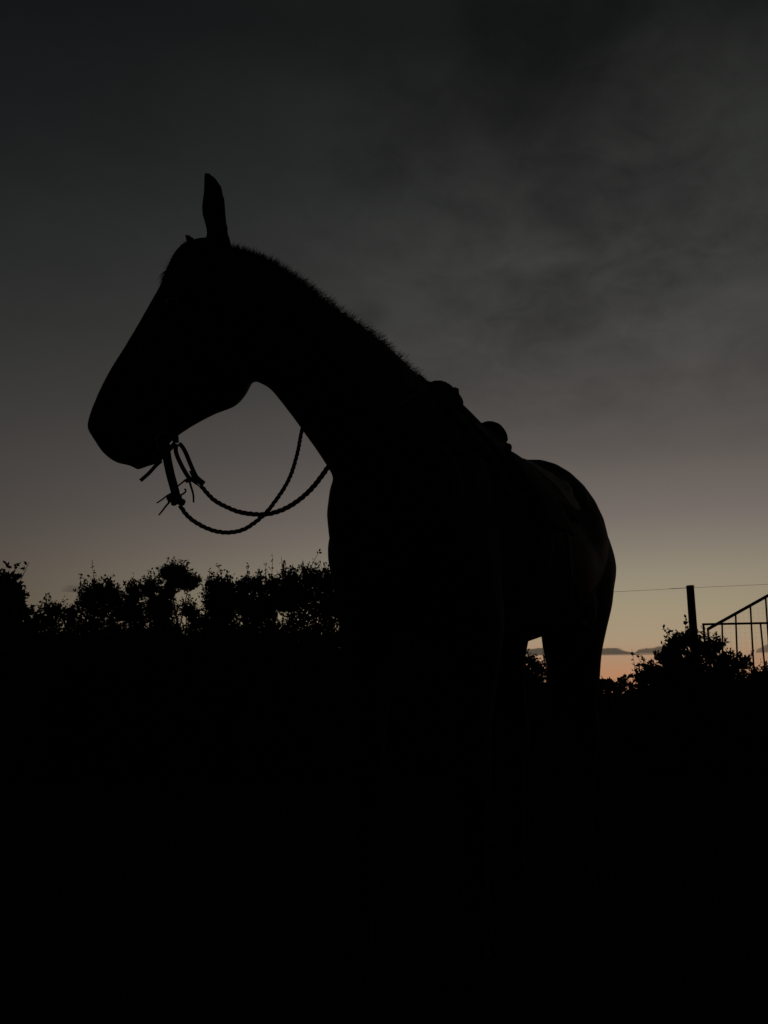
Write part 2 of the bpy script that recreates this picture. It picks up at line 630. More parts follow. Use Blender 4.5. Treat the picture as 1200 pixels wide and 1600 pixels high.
shrub('shrub', 8.5, [(383, 922, 14, 16), (402, 922, 12, 14), (424, 920, 12, 16), (372, 945, 18, 20), (432, 945, 22, 22), (400, 955, 34, 28), (400, 1012, 50, 55)],
      'dense flat-topped shrub in the middle of the hedge below the reins', 'shrub', HG, seed=18, sprouts=10, dens=1.45)
shrub('shrub', 8.2, [(455, 916, 15, 18), (484, 908, 16, 16), (508, 916, 15, 20), (448, 945, 20, 20), (468, 940, 34, 34), (515, 950, 24, 34), (485, 1012, 60, 58)],
      'tall spiky-topped shrub touching the chest of the horse', 'shrub', HG, seed=19, sprouts=12, dens=1.4)
shrub('shrub', 8.8, [(585, 975, 40, 34), (560, 950, 30, 34), (620, 990, 30, 26), (590, 1030, 60, 50)],
      'shrub behind the horse, left of its right foreleg', 'shrub', HG, seed=20, sprouts=5)
shrub('shrub', 8.9, [(665, 985, 36, 34), (700, 988, 34, 30), (640, 995, 30, 30), (685, 1020, 66, 45)],
      'shrub behind the horse, between its forelegs', 'shrub', HG, seed=25, sprouts=3, dens=2.0)
shrub('shrub', 9.1, [(750, 995, 30, 26), (778, 1014, 24, 18), (765, 1040, 52, 38)],
      'shrub behind the horse, between foreleg and hind leg', 'shrub', HG, seed=26, sprouts=3)
shrub('shrub', 9.6, [(815, 1034, 12, 9), (832, 1042, 12, 9), (800, 1040, 14, 14), (845, 1052, 12, 8), (815, 1068, 42, 22)],
      'small shrub seen through the gap between belly and hind leg', 'shrub', seed=21, sprouts=3)
shrub('shrub', 7.9, [(1060, 1018, 19, 18), (1078, 1004, 14, 12), (1042, 1030, 15, 16), (1018, 1052, 13, 10), (1004, 1066, 12, 8), (1092, 1022, 14, 14), (1062, 1050, 34, 24), (1065, 1080, 66, 36)],
      'leafy bush growing round the foot of the wooden fence post', 'bush', seed=22, sprouts=8, dens=1.25, leaf=0.04)
shrub('shrub', 8.0, [(1118, 1012, 11, 11), (1112, 1030, 15, 13), (1138, 1036, 15, 9), (1162, 1042, 12, 10), (1130, 1055, 28, 16), (1135, 1085, 60, 34)],
      'low bush in front of the metal gates, right of the fence post', 'bush', seed=23, sprouts=5, dens=1.15, leaf=0.036)
shrub('shrub', 8.0, [(1188, 1062, 16, 8), (1212, 1058, 16, 12), (1200, 1085, 44, 30)],
      'lowest bush at the right edge, under the gate bars', 'bush', seed=24, sprouts=1, dens=1.1, leaf=0.034)

# ------------------------------------------------------------------ fence
FY = 8.75
ptop = at(1078.3, 915, FY)
base = (ptop.x, FY, 0)
fence = empty('wire_fence', base)
tag(fence, 'wooden post and wire fence running behind the horse', 'fence')


def post(x, h, r, y=FY):
    m = MB()
    n = 14
    rg = []
    for z, k_ in ((-0.15, 1.06), (0.3, 1.05), (0.8, 1.02), (1.3, 0.98), (h - 0.015, 0.95), (h, 0.86)):
        rg.append([(x + r * k_ * (1 + 0.035 * math.sin(3 * j + z * 2)) * math.cos(2 * math.pi * j / n), y - FY + r * k_ * (1 + 0.03 * math.cos(2 * j + z)) * math.sin(2 * math.pi * j / n), z) for j in range(n)])
    m.rings(rg)
    o = m.build('post', 'wood', fence)
    return o


post(0, ptop.z, 0.041)
post(-2.45, ptop.z - 0.02, 0.038)
post(3.6, ptop.z + 0.03, 0.042)


def wire_run(p0, p1, sag, r=0.0022, n=24):
    pts = []
    for i in range(n + 1):
        t = i / n
        p = Vector(p0).lerp(Vector(p1), t)
        p.z -= sag * 4 * t * (1 - t)
        pts.append(p)
    return pts


b0 = Vector(base)
wl = at(945, 924.5, FY + 0.036) - b0
wc = at(1077, 918.5, FY + 0.04) - b0
wr = at(1195, 912.5, FY + 0.04) - b0
slope = (wc.z - wl.z) / (wc.x - wl.x)
m = MB()
wpts = wire_run((-2.45, 0.042, wc.z - 2.45 * slope), (wc.x, 0.042, wc.z), 0.006) + wire_run((wc.x, 0.042, wc.z), (3.6, 0.046, wc.z + 3.6 * (wr.z - wc.z) / (wr.x - wc.x)), 0.006)[1:]
m.tube(wpts, 0.0016, 5)
m.build('wire', 'wire', fence)
m = MB()       # tie wire wrapped on the strand beside the post
h0 = []
for i in range(90):
    t = i / 89
    x = -0.20 + t * 0.17
    h0.append((x, 0.042 + 0.0045 * math.cos(i * 0.9), wc.z + x * slope - 0.0005 + 0.0045 * math.sin(i * 0.9)))
m.tube(h0, 0.0014, 5)
rg = [(0.043 * math.cos(a), 0.043 * math.sin(a), wc.z - 0.004 + 0.002 * a) for a in [i * 2 * math.pi / 20 for i in range(41)]]
m.tube(rg, 0.0016, 5)
m.build('tie_wire', 'wire', fence)
for zz in (0.34, 0.66):
    m = MB()
    m.tube(wire_run((-2.45, 0.042, zz), (0, 0.042, zz), 0.02), 0.0016, 5)
    m.build('wire', 'wire', fence)

# gates: a plain square-framed leaf and, in front of it, one with a rising top rail
G1Y = 8.95


def gate_pt(px, py, Y):
    return at(px, py, Y)


gA = at(1099, 975.5, G1Y)
gB = at(1200, 973.5, G1Y)
hz = gA.z
gate = empty('metal_gate', (gA.x, G1Y, 0))
tag(gate, 'square-framed metal gate with a level top rail, behind the slanting one', 'gate')
glen = 2.3


def bar(name, p0, p1, r, parent, mat='pipe', n=10):
    o = MB().tube([p0, Vector(p0).lerp(Vector(p1), 0.5), p1], r, n).build(name, mat, parent)
    return o


gs = (gB.z - gA.z) / (gB.x - gA.x)
bar('top_rail', (-0.010, 0, hz), (glen + 0.012, 0, hz + gs * glen), 0.0115, gate)
bar('bottom_rail', (0.011, 0, 0.16), (glen - 0.011, 0, 0.16), 0.0115, gate)
bar('stile', (0, 0, 0.14), (0, 0, hz - 0.0115), 0.0115, gate)
bar('stile', (glen, 0, 0.14), (glen, 0, hz + gs * glen - 0.0115), 0.0115, gate)
p = at(1188.5, 977, G1Y)
q = at(1195.5, 1048, G1Y)
for kk in range(3):
    x0 = p.x - gA.x + kk * 0.62
    x1 = q.x - gA.x + kk * 0.62
    dxz = (x1 - x0) / (p.z - q.z)
    o = bar('bar', (x0, 0.0, hz + gs * x0 - 0.006), (x0 + dxz * (hz - 0.16) * (1 if kk == 0 else 0.1), 0, 0.165), 0.0088, gate)
lp = at(1091.5, 995, G1Y)
bar('latch', (ptop.x - gA.x + 0.02, -0.19, lp.z), (0.004, -0.012, lp.z), 0.0055, gate, 'metal', 8)

G2Y = 8.6
c0 = at(1106.8, 982.5, G2Y)
c1 = at(1200, 930.5, G2Y)
g2 = empty('metal_gate', (c0.x, G2Y, 0))
tag(g2, 'metal gate with a top rail slanting up to the right and upright bars', 'gate')
sl = (c1.z - c0.z) / (c1.x - c0.x)
L2 = 1.55
bar('slanting_top_rail', (-0.008, 0, c0.z - 0.005), (L2, 0, c0.z + sl * L2), 0.0155, g2)
bar('bottom_rail', (0.012, 0, 0.15), (L2 - 0.014, 0, 0.15), 0.013, g2)
bar('stile', (0, 0, 0.13), (-0.006, 0, c0.z - 0.004), 0.0105, g2)
bar('stile', (L2, 0, 0.13), (L2, 0, c0.z + sl * L2 - 0.01), 0.0135, g2)
tops = [(1128.3, 1129.6), (1150.0, 1152.2), (1174.0, 1177.3), (1199.0, 1203.0)]
xs = []
for a, b in tops:
    pa = at(a, 975, G2Y)
    pb = at(b, 1035, G2Y)
    dd = (pb.x - pa.x) / (pa.z - pb.z)
    xs.append((pa.x - c0.x, dd, pa.z))
for kk in range(4, 9):
    xs.append((xs[3][0] + 0.165 * (kk - 3), xs[3][1], xs[3][2]))
for x, dd, z0 in xs:
    zt = c0.z + sl * x - 0.012
    if x > L2 - 0.05: break
    bar('bar', (x - dd * (zt - z0), 0, zt), (x + dd * (z0 - 0.15), 0, 0.155), 0.0088, g2)
m = MB()       # thin welded netting behind the bars
for i in range(int(L2 / 0.05) + 1):
    x = 0.02 + i * 0.05
    if x < L2: m.tube([(x, 0.012, 0.16), (x, 0.012, c0.z + sl * x - 0.01)], 0.00035, 3, cap=False)
for i in range(40):
    z = 0.2 + i * 0.05
    x0 = max(0.01, (z - c0.z) / sl + 0.02)
    if x0 < L2: m.tube([(x0, 0.0135, z), (L2, 0.0135, z)], 0.00035, 3, cap=False)
tag(m.build('netting', 'wire', g2, smooth=False, fix=False), kind='stuff')

# ------------------------------------------------------------------ the horse
ALPHA = rad(28.5)
WX, WY = 0.18, 2.42
TH = math.atan2(-math.cos(ALPHA), -math.sin(ALPHA))
HM = Matrix.Translation((WX, WY, 0)) @ Matrix.Rotation(TH, 4, 'Z')
HI = HM.inverted()


def L_(p):
    return HI @ Vector(p)


def ring(c, u, s, hu, hd, hw, n=24, ex=2.0, pinch=0.0):
    """egg ring: u up vector, s side vector; pinch narrows the top"""
    out = []
    for j in range(n):
        a = 2 * math.pi * j / n
        ca, sa = math.cos(a), math.sin(a)
        y = math.copysign(abs(ca) ** (2 / ex), ca)
        x = math.copysign(abs(sa) ** (2 / ex), sa)
        w = hw * (1 - pinch * max(0.0, y) ** 1.3)
        out.append(c + u * (hu if y > 0 else hd) * y + s * w * x)
    return out


hb = MB()
# trunk: s, top, bottom, half width, pinch
TR = [(0.40, 1.17, 1.03, 0.045, 0), (0.38, 1.25, 0.95, 0.095, 0), (0.33, 1.33, 0.89, 0.135, 0), (0.25, 1.41, 0.85, 0.185, 0.3), (0.12, 1.48, 0.82, 0.23, 0.65),
      (0.0, 1.505, 0.805, 0.255, 0.78), (-0.12, 1.490, 0.80, 0.275, 0.74), (-0.28, 1.450, 0.80, 0.30, 0.62), (-0.45, 1.440, 0.815, 0.31, 0.45), (-0.60, 1.468, 0.85, 0.30, 0.22),
      (-0.73, 1.510, 0.90, 0.285, 0.15), (-0.86, 1.495, 0.95, 0.260, 0.2), (-0.97, 1.43, 0.98, 0.22, 0.3), (-1.05, 1.35, 1.0, 0.17, 0.2), (-1.09, 1.25, 1.06, 0.10, 0)]
rg = []
for s, t, b, w, pn in catmull(TR, 3):
    z = b + (t - b) * 0.46
    rg.append(ring(Vector((s, 0, z)), Vector((0, 0, 1)), Vector((0, 1, 0)), t - z, z - b, w, 28, 2.15, pn))
hb.rings(rg)

# neck, laid out from crest/underline pairs: crest px, Y, underline px, Y, half thickness
NK = [((338, 396), 2.12, (384, 580), 2.12, 0.070), ((372, 392), 2.12, (404, 598), 2.12, 0.078), ((418, 409), 2.13, (422, 607), 2.10, 0.084), ((470, 442), 2.15, (449, 636), 2.09, 0.090),
      ((530, 488), 2.20, (483, 675), 2.08, 0.102), ((588, 530), 2.27, (518, 716), 2.09, 0.120), ((640, 580), 2.34, (552, 765), 2.13, 0.140), ((680, 622), 2.41, (580, 815), 2.20, 0.160), ((716, 668), 2.50, (650, 850), 2.30, 0.16)]
rows = []
for cp, cy, up_, uy, hw in NK:
    rows.append((*L_(at(*cp, cy)), *L_(at(*up_, uy)), hw))
rows = catmull(rows, 4)
cs = [(Vector(r[:3]) + Vector(r[3:6])) / 2 for r in rows]
rg = []
NECK_RINGS = []
for i, r in enumerate(rows):
    a, b = Vector(r[:3]), Vector(r[3:6])
    t = (cs[min(i + 1, len(cs) - 1)] - cs[max(i - 1, 0)]).normalized()
    u = (a - b) / 2
    hh = u.length
    u = u.normalized()
    s = u.cross(t).normalized()
    rg.append(ring(cs[i], u, s, hh, hh, r[6], 24, 2.0, 0.55))
    NECK_RINGS.append((cs[i], u, s, hh, r[6], a, b))
hb.rings(rg)

# head in its own upright plane, muzzle turned a little to the camera
HP = at(345, 400, 2.12)
E1 = Vector((-1, -0.16, 0)).normalized()
HN = Vector((0, 0, 1)).cross(E1).normalized()      # left side of the head
if HN.y > 0: HN = -HN


def hp(px, py, off=0.0):
    """point on the head's plane, off metres to its left"""
    d = ray(px, py)
    o = Vector((0, 0, CAM_H))
    q = HP + HN * off
    t = (q - o).dot(HN) / d.dot(HN)
    return o + d * t


HD = [((136, 670), (150, 691), 0.020), ((138, 657), (161, 707), 0.040), ((145, 636), (186, 724), 0.050), ((155, 611), (222, 724), 0.052), ((171, 579), (248, 709), 0.049),
      ((191, 547), (276, 683), 0.050), ((213, 511), (306, 663), 0.058), ((235, 473), (340, 645), 0.074), ((251, 445), (369, 633), 0.090), ((263, 414), (388, 611), 0.096),
      ((279, 388), (398, 580), 0.090), ((310, 374), (396, 535), 0.078), ((345, 376), (400, 490), 0.066)]
rows = []
for tp, bp, hw in HD:
    rows.append((*L_(hp(*tp)), *L_(hp(*bp)), hw))
rows = catmull(rows, 4)
hs = (HI.to_3x3() @ HN).normalized()
rg = []
HEAD_RINGS = []
for i, r in enumerate(rows):
    a, b = Vector(r[:3]), Vector(r[3:6])
    c = (a + b) / 2
    u = (a - b) / 2
    rg.append(ring(c, u.normalized(), hs, u.length, u.length, r[6], 24, 2.25, 0.2))
    HEAD_RINGS.append((c, u.normalized(), hs, u.length, r[6]))
hb.rings(rg)
hb.ball(L_(hp(217, 722)), 0.021)                      # lower lip
hb.ball(L_(hp(204, 714)), 0.024)
hb.ball(L_(hp(232, 715)), 0.024)
hb.ball(L_(hp(245, 712)), 0.021)
for sd in (1, -1):
    hb.ball(L_(hp(168, 668, 0.036 * sd)), (0.026, 0.026, 0.026))     # nostril rim
    hb.ball(L_(hp(272, 470, 0.070 * sd)), (0.036, 0.036, 0.030))     # orbit
    hb.ball(L_(hp(352, 570, 0.050 * sd)), (0.062, 0.062, 0.062))     # jowl


def ear(rows, off, side, d0=0.026):
    rr = []
    for (pl, pr, w_off) in rows:
        rr.append((*L_(hp(*pl, off + w_off)), *L_(hp(*pr, off + w_off))))
    rr = catmull(rr, 3)
    n = 20
    rg = []
    for i, r in enumerate(rr):
        a, b = Vector(r[:3]), Vector(r[3:6])
        c = (a + b) / 2
        h = (b - a) / 2
        d = d0 * (h.length / 0.028) ** 0.7
        back = -hs * side
        pts = []
        for j in range(n):
            t = 2 * math.pi * j / n
            y = math.sin(t)
            y = y * d if y > 0 else (0.15 * d * (-y) - 0.006)
            pts.append(c + h * math.cos(t) + back * y)
        rg.append(pts)
    hb.rings(rg)


ear([((322, 400), (368, 402), 0.0), ((324, 375), (362, 380), 0.004), ((320, 352), (357, 357), 0.008), ((314, 330), (354, 334), 0.010), ((315, 312), (352, 314), 0.012), ((318, 297), (349, 298), 0.012),
     ((318, 284), (344, 285), 0.012), ((318, 274), (335, 275), 0.012), ((319, 268), (327, 268), 0.012)], 0.045, 1)
ear([((322, 430), (350, 405), 0.0), ((312, 414), (334, 398), -0.01), ((302, 400), (321, 388), -0.02), ((294, 386), (309, 378), -0.03), ((289, 375), (300, 370), -0.035), ((287, 365), (291, 364), -0.04)], -0.05, -1)

# legs: z, s, half length, half width, lateral
FL = [(1.28, 0.14, 0.10, 0.05, 0.13), (1.16, 0.18, 0.15, 0.08, 0.13), (1.04, 0.21, 0.15, 0.09, 0.135), (0.94, 0.19, 0.135, 0.088, 0.13), (0.85, 0.165, 0.115, 0.082, 0.132), (0.74, 0.165, 0.085, 0.066, 0.135), (0.62, 0.17, 0.062, 0.052, 0.13),
      (0.53, 0.175, 0.052, 0.047, 0.13), (0.47, 0.182, 0.054, 0.049, 0.13), (0.41, 0.178, 0.044, 0.041, 0.13), (0.34, 0.172, 0.035, 0.029, 0.13), (0.22, 0.168, 0.034, 0.028, 0.13), (0.16, 0.168, 0.042, 0.036, 0.13), (0.12, 0.178, 0.038, 0.034, 0.13), (0.085, 0.195, 0.037, 0.036, 0.13), (0.055, 0.208, 0.049, 0.046, 0.13), (0.04, 0.212, 0.050, 0.047, 0.13)]
HL = [(1.36, -0.82, 0.16, 0.06, 0.12), (1.26, -0.84, 0.22, 0.10, 0.14), (1.12, -0.855, 0.235, 0.125, 0.15), (1.0, -0.85, 0.20, 0.125, 0.15), (0.90, -0.83, 0.165, 0.115, 0.14), (0.80, -0.835, 0.140, 0.098, 0.135), (0.70, -0.875, 0.118, 0.078, 0.135), (0.62, -0.945, 0.075, 0.056, 0.13),
      (0.555, -0.99, 0.070, 0.049, 0.13), (0.50, -1.005, 0.063, 0.048, 0.13), (0.44, -0.998, 0.05, 0.041, 0.13), (0.36, -0.985, 0.038, 0.032, 0.13), (0.23, -0.965, 0.036, 0.030, 0.13), (0.165, -0.955, 0.043, 0.037, 0.13), (0.125, -0.94, 0.038, 0.035, 0.13), (0.085, -0.92, 0.037, 0.036, 0.13), (0.055, -0.905, 0.050, 0.047, 0.13), (0.04, -0.90, 0.051, 0.048, 0.13)]
# stance: how far each hoof is set forward, and sideways
STANCE = {('f', 1): (0.0, 0.01), ('f', -1): (0.04, 0.02), ('h', 1): (0.12, -0.012), ('h', -1): (0.0, 0.036)}
HOOVES = []
for key, tab in (('f', FL), ('h', HL)):
    for sd in (1, -1):
        ds, dl = STANCE[(key, sd)]
        rg = []
        for z, s, hl_, hw, lat in catmull(tab, 3):
            kf = min(1.0, max(0.0, (1.15 - z) / 1.1))
            kf = kf ** 1.2
            kd = min(1.0, max(0.0, (1.12 - z) / 0.32))
            c = Vector((s + ds * kf, sd * (lat + dl * kd), z))
            rg.append([c + Vector((hl_ * math.cos(2 * math.pi * j / 18), hw * math.sin(2 * math.pi * j / 18), 0)) for j in range(18)])
        HOOVES.append((rg[-1], sum(rg[-1], Vector()) / 18))
        hb.rings(rg)
# muscle and bone masses
for sd in (1, -1):
    hb.ball((0.315, 0.106 * sd, 1.12), (0.095, 0.086, 0.17))            # breast
    hb.ball((-0.62, 0.17 * sd, 1.31), (0.14, 0.085, 0.07))            # hip
    hb.ball((-0.66, 0.17 * sd, 0.96), (0.11, 0.085, 0.13))            # stifle
    hb.ball((-0.995, 0.10 * sd, 1.10), (0.11, 0.09, 0.16))              # buttock
hb.tube([(-1.0, 0, 1.40), (-1.05, 0, 1.36), (-1.075, 0, 1.26), (-1.08, 0, 1.1), (-1.07, 0, 0.98)], [0.05, 0.045, 0.038, 0.028, 0.018], 12)   # dock

raw = hb.mesh('raw_body')
bmx = bmesh.new()
bmx.from_mesh(raw)
bmesh.ops.recalc_face_normals(bmx, faces=bmx.faces)
bmx.to_mesh(raw)
bmx.free()
tmp = bpy.data.objects.new('raw_body', raw)
C.objects.link(tmp)
md = tmp.modifiers.new('r', 'REMESH')
md.mode = 'VOXEL'
md.voxel_size = 0.0085
md2 = tmp.modifiers.new('s', 'SMOOTH')
md2.factor = 0.5
md2.iterations = 7
dg = bpy.context.evaluated_depsgraph_get()
body_me = bpy.data.meshes.new_from_object(tmp.evaluated_get(dg))
bpy.data.objects.remove(tmp)
bpy.data.meshes.remove(raw)
# carve nostrils, mouth line; large-scale muscle relief
co = np.empty(len(body_me.vertices) * 3, np.float32)
body_me.vertices.foreach_get('co', co)
co = co.reshape(-1, 3)
nr = np.empty(len(body_me.vertices) * 3, np.float32)
body_me.vertices.foreach_get('normal', nr)
nr = nr.reshape(-1, 3)


def dent(c, r, depth):
    d = np.linalg.norm(co - np.array(c), axis=1) / r
    k_ = np.exp(-d * d * 2.5)
    co[:] -= nr * (k_ * depth)[:, None]


for sd in (1, -1):
    dent(L_(hp(163, 664, 0.058 * sd)), 0.020, 0.020)
    for t in range(9):
        x = 196 + t * 6.5
        y = 712 - t * 4.4
        dent(L_(hp(x, y, 0.052 * sd)), 0.009, 0.005)
    dent((-0.52, 0.26 * sd, 1.18), 0.16, 0.022)       # flank hollow
    dent((0.06, 0.25 * sd, 1.22), 0.12, 0.012)        # behind the shoulder
    dent((-0.93, 0.24 * sd, 1.02), 0.14, 0.012)
dent((0.42, 0, 1.12), 0.07, 0.018)                    # between the breast muscles
body_me.vertices.foreach_set('co', co.ravel())
body_me.update()
body_me.polygons.foreach_set('use_smooth', [True] * len(body_me.polygons))
body_me.materials.clear()
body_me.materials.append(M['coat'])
body_me.name = 'horse'
horse = bpy.data.objects.new('horse', body_me)
C.objects.link(horse)
horse.matrix_world = HM
tag(horse, 'dark saddled horse standing with its head turned to the left', 'horse')
bm_ = bmesh.new()
bm_.from_mesh(body_me)
BV = BVHTree.FromBMesh(bm_)
bm_.free()
RI = HI.to_3x3()
CAML = HI @ Vector((0, 0, CAM_H))


def hit_near(px, py, off=0.0):
    """point on the horse facing the camera along this pixel (local), pushed out by off"""
    d = (RI @ ray(px, py)).normalized()
    h = BV.ray_cast(CAML, d)
    return (h[0] + h[1] * off, h[1]) if h[0] else (None, None)


def hit_far(px, py, off=0.0):
    d = (RI @ ray(px, py)).normalized()
    h = BV.ray_cast(CAML + d * 8, -d)
    return (h[0] + h[1] * off, h[1]) if h[0] else (None, None)


for rgp, c in HOOVES:
    m = MB()
    n = len(rgp)
    rows = []
    for z, k_, sh in ((0.062, 0.99, -0.004), (0.05, 1.10, 0.0), (0.03, 1.2, 0.008), (0.008, 1.34, 0.016), (0.0, 1.32, 0.016)):
        rows.append([(c.x + sh + (p.x - c.x) * k_, c.y + (p.y - c.y) * k_, z) for p in rgp])
    m.rings(rows)
    m.build('hoof', 'hoof', horse)
for sd in (1, -1):
    m = MB()
    m.ball(L_(hp(270, 471, 0.086 * sd)), 0.019, 14, 10)
    m.build('eye', 'eye', horse)


# hair: tapered ribbons with thickness (three-sided strands)
def strands(name, roots, dirs, lens, grav, w, seed, parent, curl=0.1, segs=4):
    rng = np.random.default_rng(seed)
    n = len(roots)
    P = np.array(roots, float)
    D = unit(np.array(dirs, float))
    Ls = np.array(lens)[:, None]
    rings_ = []
    side = unit(np.cross(D, rng.normal(size=(n, 3))))
    oth = np.cross(D, side)
    p = P.copy()
    d = D.copy()
    for k_ in range(segs + 1):
        rr = w * (1 - 0.92 * k_ / segs)
        rings_.append(np.stack([p + side * rr, p - side * rr * 0.5 + oth * rr * 0.87, p - side * rr * 0.5 - oth * rr * 0.87], 1))
        p = p + d * Ls / segs
        d = unit(d + np.array([0, 0, -1]) * grav + rng.normal(0, curl, (n, 3)))
    V = np.stack(rings_, 1)             # n, segs+1, 3, 3
    V = V.reshape(-1, 3)
    F = []
    idx = np.arange(n)[:, None] * (segs + 1) * 3
    for k_ in range(segs):
        for j in range(3):
            a = k_ * 3 + j
            b = k_ * 3 + (j + 1) % 3
            F.append(np.concatenate([idx + a, idx + b, idx + b + 3, idx + a + 3], 1))
    F = np.concatenate(F)
    me = bpy.data.meshes.new(name)
    me.vertices.add(len(V))
    me.vertices.foreach_set('co', V.astype(np.float32).ravel())
    me.loops.add(len(F) * 4)
    me.loops.foreach_set('vertex_index', F.astype(np.int32).ravel())
    me.polygons.add(len(F))
    me.polygons.foreach_set('loop_start', np.arange(0, len(F) * 4, 4, dtype=np.int32))
    me.update(calc_edges=True)
    me.materials.append(M['hair'])
    o = bpy.data.objects.new(name, me)
    C.objects.link(o)
    o.parent = parent
    return o


rng = np.random.default_rng(5)
R_, D_, Ln = [], [], []
for i in range(5200):
    f = rng.uniform(1.5, 26.5)
    i0 = int(f)
    t = f - i0
    A, B_ = NECK_RINGS[i0], NECK_RINGS[i0 + 1]
    a = A[5].lerp(B_[5], t)
    u = A[1].lerp(B_[1], t)
    s = A[2].lerp(B_[2], t)
    tg = (B_[5] - A[5]).normalized()
    sd = rng.normal(0, 0.010)
    tuft = 0.5 + 0.5 * math.sin(f * 9.3 + math.sin(f * 3.1) * 2)
    R_.append(a + s * sd - u * 0.012)
    D_.append(u + tg * rng.normal(0.45, 0.2) + s * (sd * 26 + rng.normal(0, 0.22)))
    Ln.append(rng.uniform(0.014, 0.026) + 0.010 * tuft * rng.uniform(0.2, 1.0))
strands('mane', R_, D_, Ln, 0.12, 0.0009, 1, horse, 0.20)
R_, D_, Ln = [], [], []
for i in range(900):
    t = rng.uniform(0, 1)
    px = 318 + (264 - 318) * t
    py = 388 + (428 - 388) * t ** 1.6
    off = rng.normal(0, 0.016)
    p0 = L_(hp(px, py, off))
    R_.append(p0)
    fw = (RI @ E1)
    D_.append(fw * rng.uniform(0.25, 0.65) + Vector((0, 0, 0.30 - 0.75 * t + rng.normal(0, .08))) + hs * rng.normal(0, 0.15))
    Ln.append(rng.uniform(0.02, 0.05))
strands('forelock', R_, D_, Ln, 0.20, 0.0011, 2, horse, 0.05)
R_, D_, Ln = [], [], []
for i in range(1500):
    t = rng.uniform(0, 1)
    p0 = Vector((-1.03, 0, 1.36)).lerp(Vector((-1.06, 0, 1.0)), t)
    a = rng.uniform(0, 2 * math.pi)
    R_.append(p0 + Vector((0.02 * math.cos(a), 0.03 * math.sin(a), 0)))
    D_.append(Vector((-0.10 + 0.08 * math.cos(a), 0.12 * math.sin(a), -0.8)))
    Ln.append(rng.uniform(0.42, 0.72) - 0.05 * t)
strands('tail', R_, D_, Ln, 0.9, 0.0016, 3, horse, 0.035, 8)

# ------------------------------------------------------------------ saddle blanket and saddle (their own things, in the horse's frame)
ZC = 1.14


def shell(s0, s1, p0, p1, off, th, ns=22, np_=26, edge=0.0, base=None, wob=0.0):
    """thick panel lying on the barrel; angles from straight up, positive to the left"""
    out, inn = [], []
    for i in range(ns + 1):
        ro, ri = [], []
        for j in range(np_ + 1):
            ph = rad(p0 + (p1 - p0) * j / np_)
            u = (j / np_ - 0.5) * 2
            s = s0 + (s1 - s0) * i / ns
            if edge: s += edge * abs(u) ** 2 * (1 if i > ns / 2 else 0) * (i / ns - 0.5) * 2
            dr = Vector((0, math.sin(ph), math.cos(ph)))
            o = Vector((s, 0, ZC)) + dr * 1.2
            h = BV.ray_cast(o, -dr)
            r = (h[0] - Vector((s, 0, ZC))).length if h[0] else 0.3
            w = wob * math.sin(s * 37 + ph * 6) * math.sin(ph * 9 + s * 11)
            ro.append(Vector((s, 0, ZC)) + dr * (r + off + th + w))
            ri.append(Vector((s, 0, ZC)) + dr * (r + off + w * 0.5))
        out.append(ro)
        inn.append(ri)
    m = MB()
    n = np_ + 1
    vs = [p for r in out for p in r] + [p for r in inn for p in r]
    K = len(vs) // 2
    fs = []
    for i in range(ns):
        for j in range(np_):
            a = i * n + j
            fs.append((a, a + 1, a + n + 1, a + n))
            fs.append((K + a, K + a + n, K + a + n + 1, K + a + 1))
    for i in range(ns):
        a, b = i * n, (i + 1) * n
        fs.append((a, b, K + b, K + a))
        a, b = i * n + np_, (i + 1) * n + np_
        fs.append((b, a, K + a, K + b))
    for j in range(np_):
        a, b = j, j + 1
        fs.append((b, a, K + a, K + b))
        a, b = ns * n + j, ns * n + j + 1
        fs.append((a, b, K + b, K + a))
    return m.add(vs, fs)


def thing(name, label, cat):
    o = bpy.data.objects.new(name, None)
    C.objects.link(o)
    o.matrix_world = HM
    return tag(o, label, cat)


bl = thing('saddle_blanket', 'grey fleecy blanket under the saddle, showing behind the cantle', 'blanket')
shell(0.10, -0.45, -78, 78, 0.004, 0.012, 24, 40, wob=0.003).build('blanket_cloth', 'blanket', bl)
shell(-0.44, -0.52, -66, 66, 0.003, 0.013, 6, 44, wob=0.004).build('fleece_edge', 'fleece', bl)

sa = thing('saddle', 'dark leather saddle with rounded cantle on the back of the horse', 'saddle')
# tree and seat
SE = [(0.07, 1.525, 0.03, 0.03), (0.04, 1.528, 0.04, 0.045), (-0.03, 1.524, 0.045, 0.055), (-0.11, 1.508, 0.05, 0.065), (-0.19, 1.494, 0.05, 0.07), (-0.26, 1.494, 0.05, 0.075), (-0.315, 1.505, 0.055, 0.07), (-0.345, 1.508, 0.05, 0.06)]
m = MB()
rg = [ring(Vector((s, 0, z - hh)), Vector((0, 0, 1)), Vector((0, 1, 0)), hh, hh * 1.5, w, 24, 2.2) for s, z, hh, w in catmull(SE, 4)]
m.rings(rg)
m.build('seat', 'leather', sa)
# cantle roll: thick rounded back rest
m = MB()
pts, rs = [], []
for i in range(17):
    t = -1 + 2 * i / 16
    pts.append((-0.335 - 0.02 * (1 - t * t), 0.055 * t, 1.518 - 0.04 * t * t))
    rs.append(0.033 * (1 - 0.40 * t * t))
m.tube(pts, rs, 14)
m.ball(pts[0], rs[0] * 0.98).ball(pts[-1], rs[-1] * 0.98)
m.build('cantle', 'leather', sa)
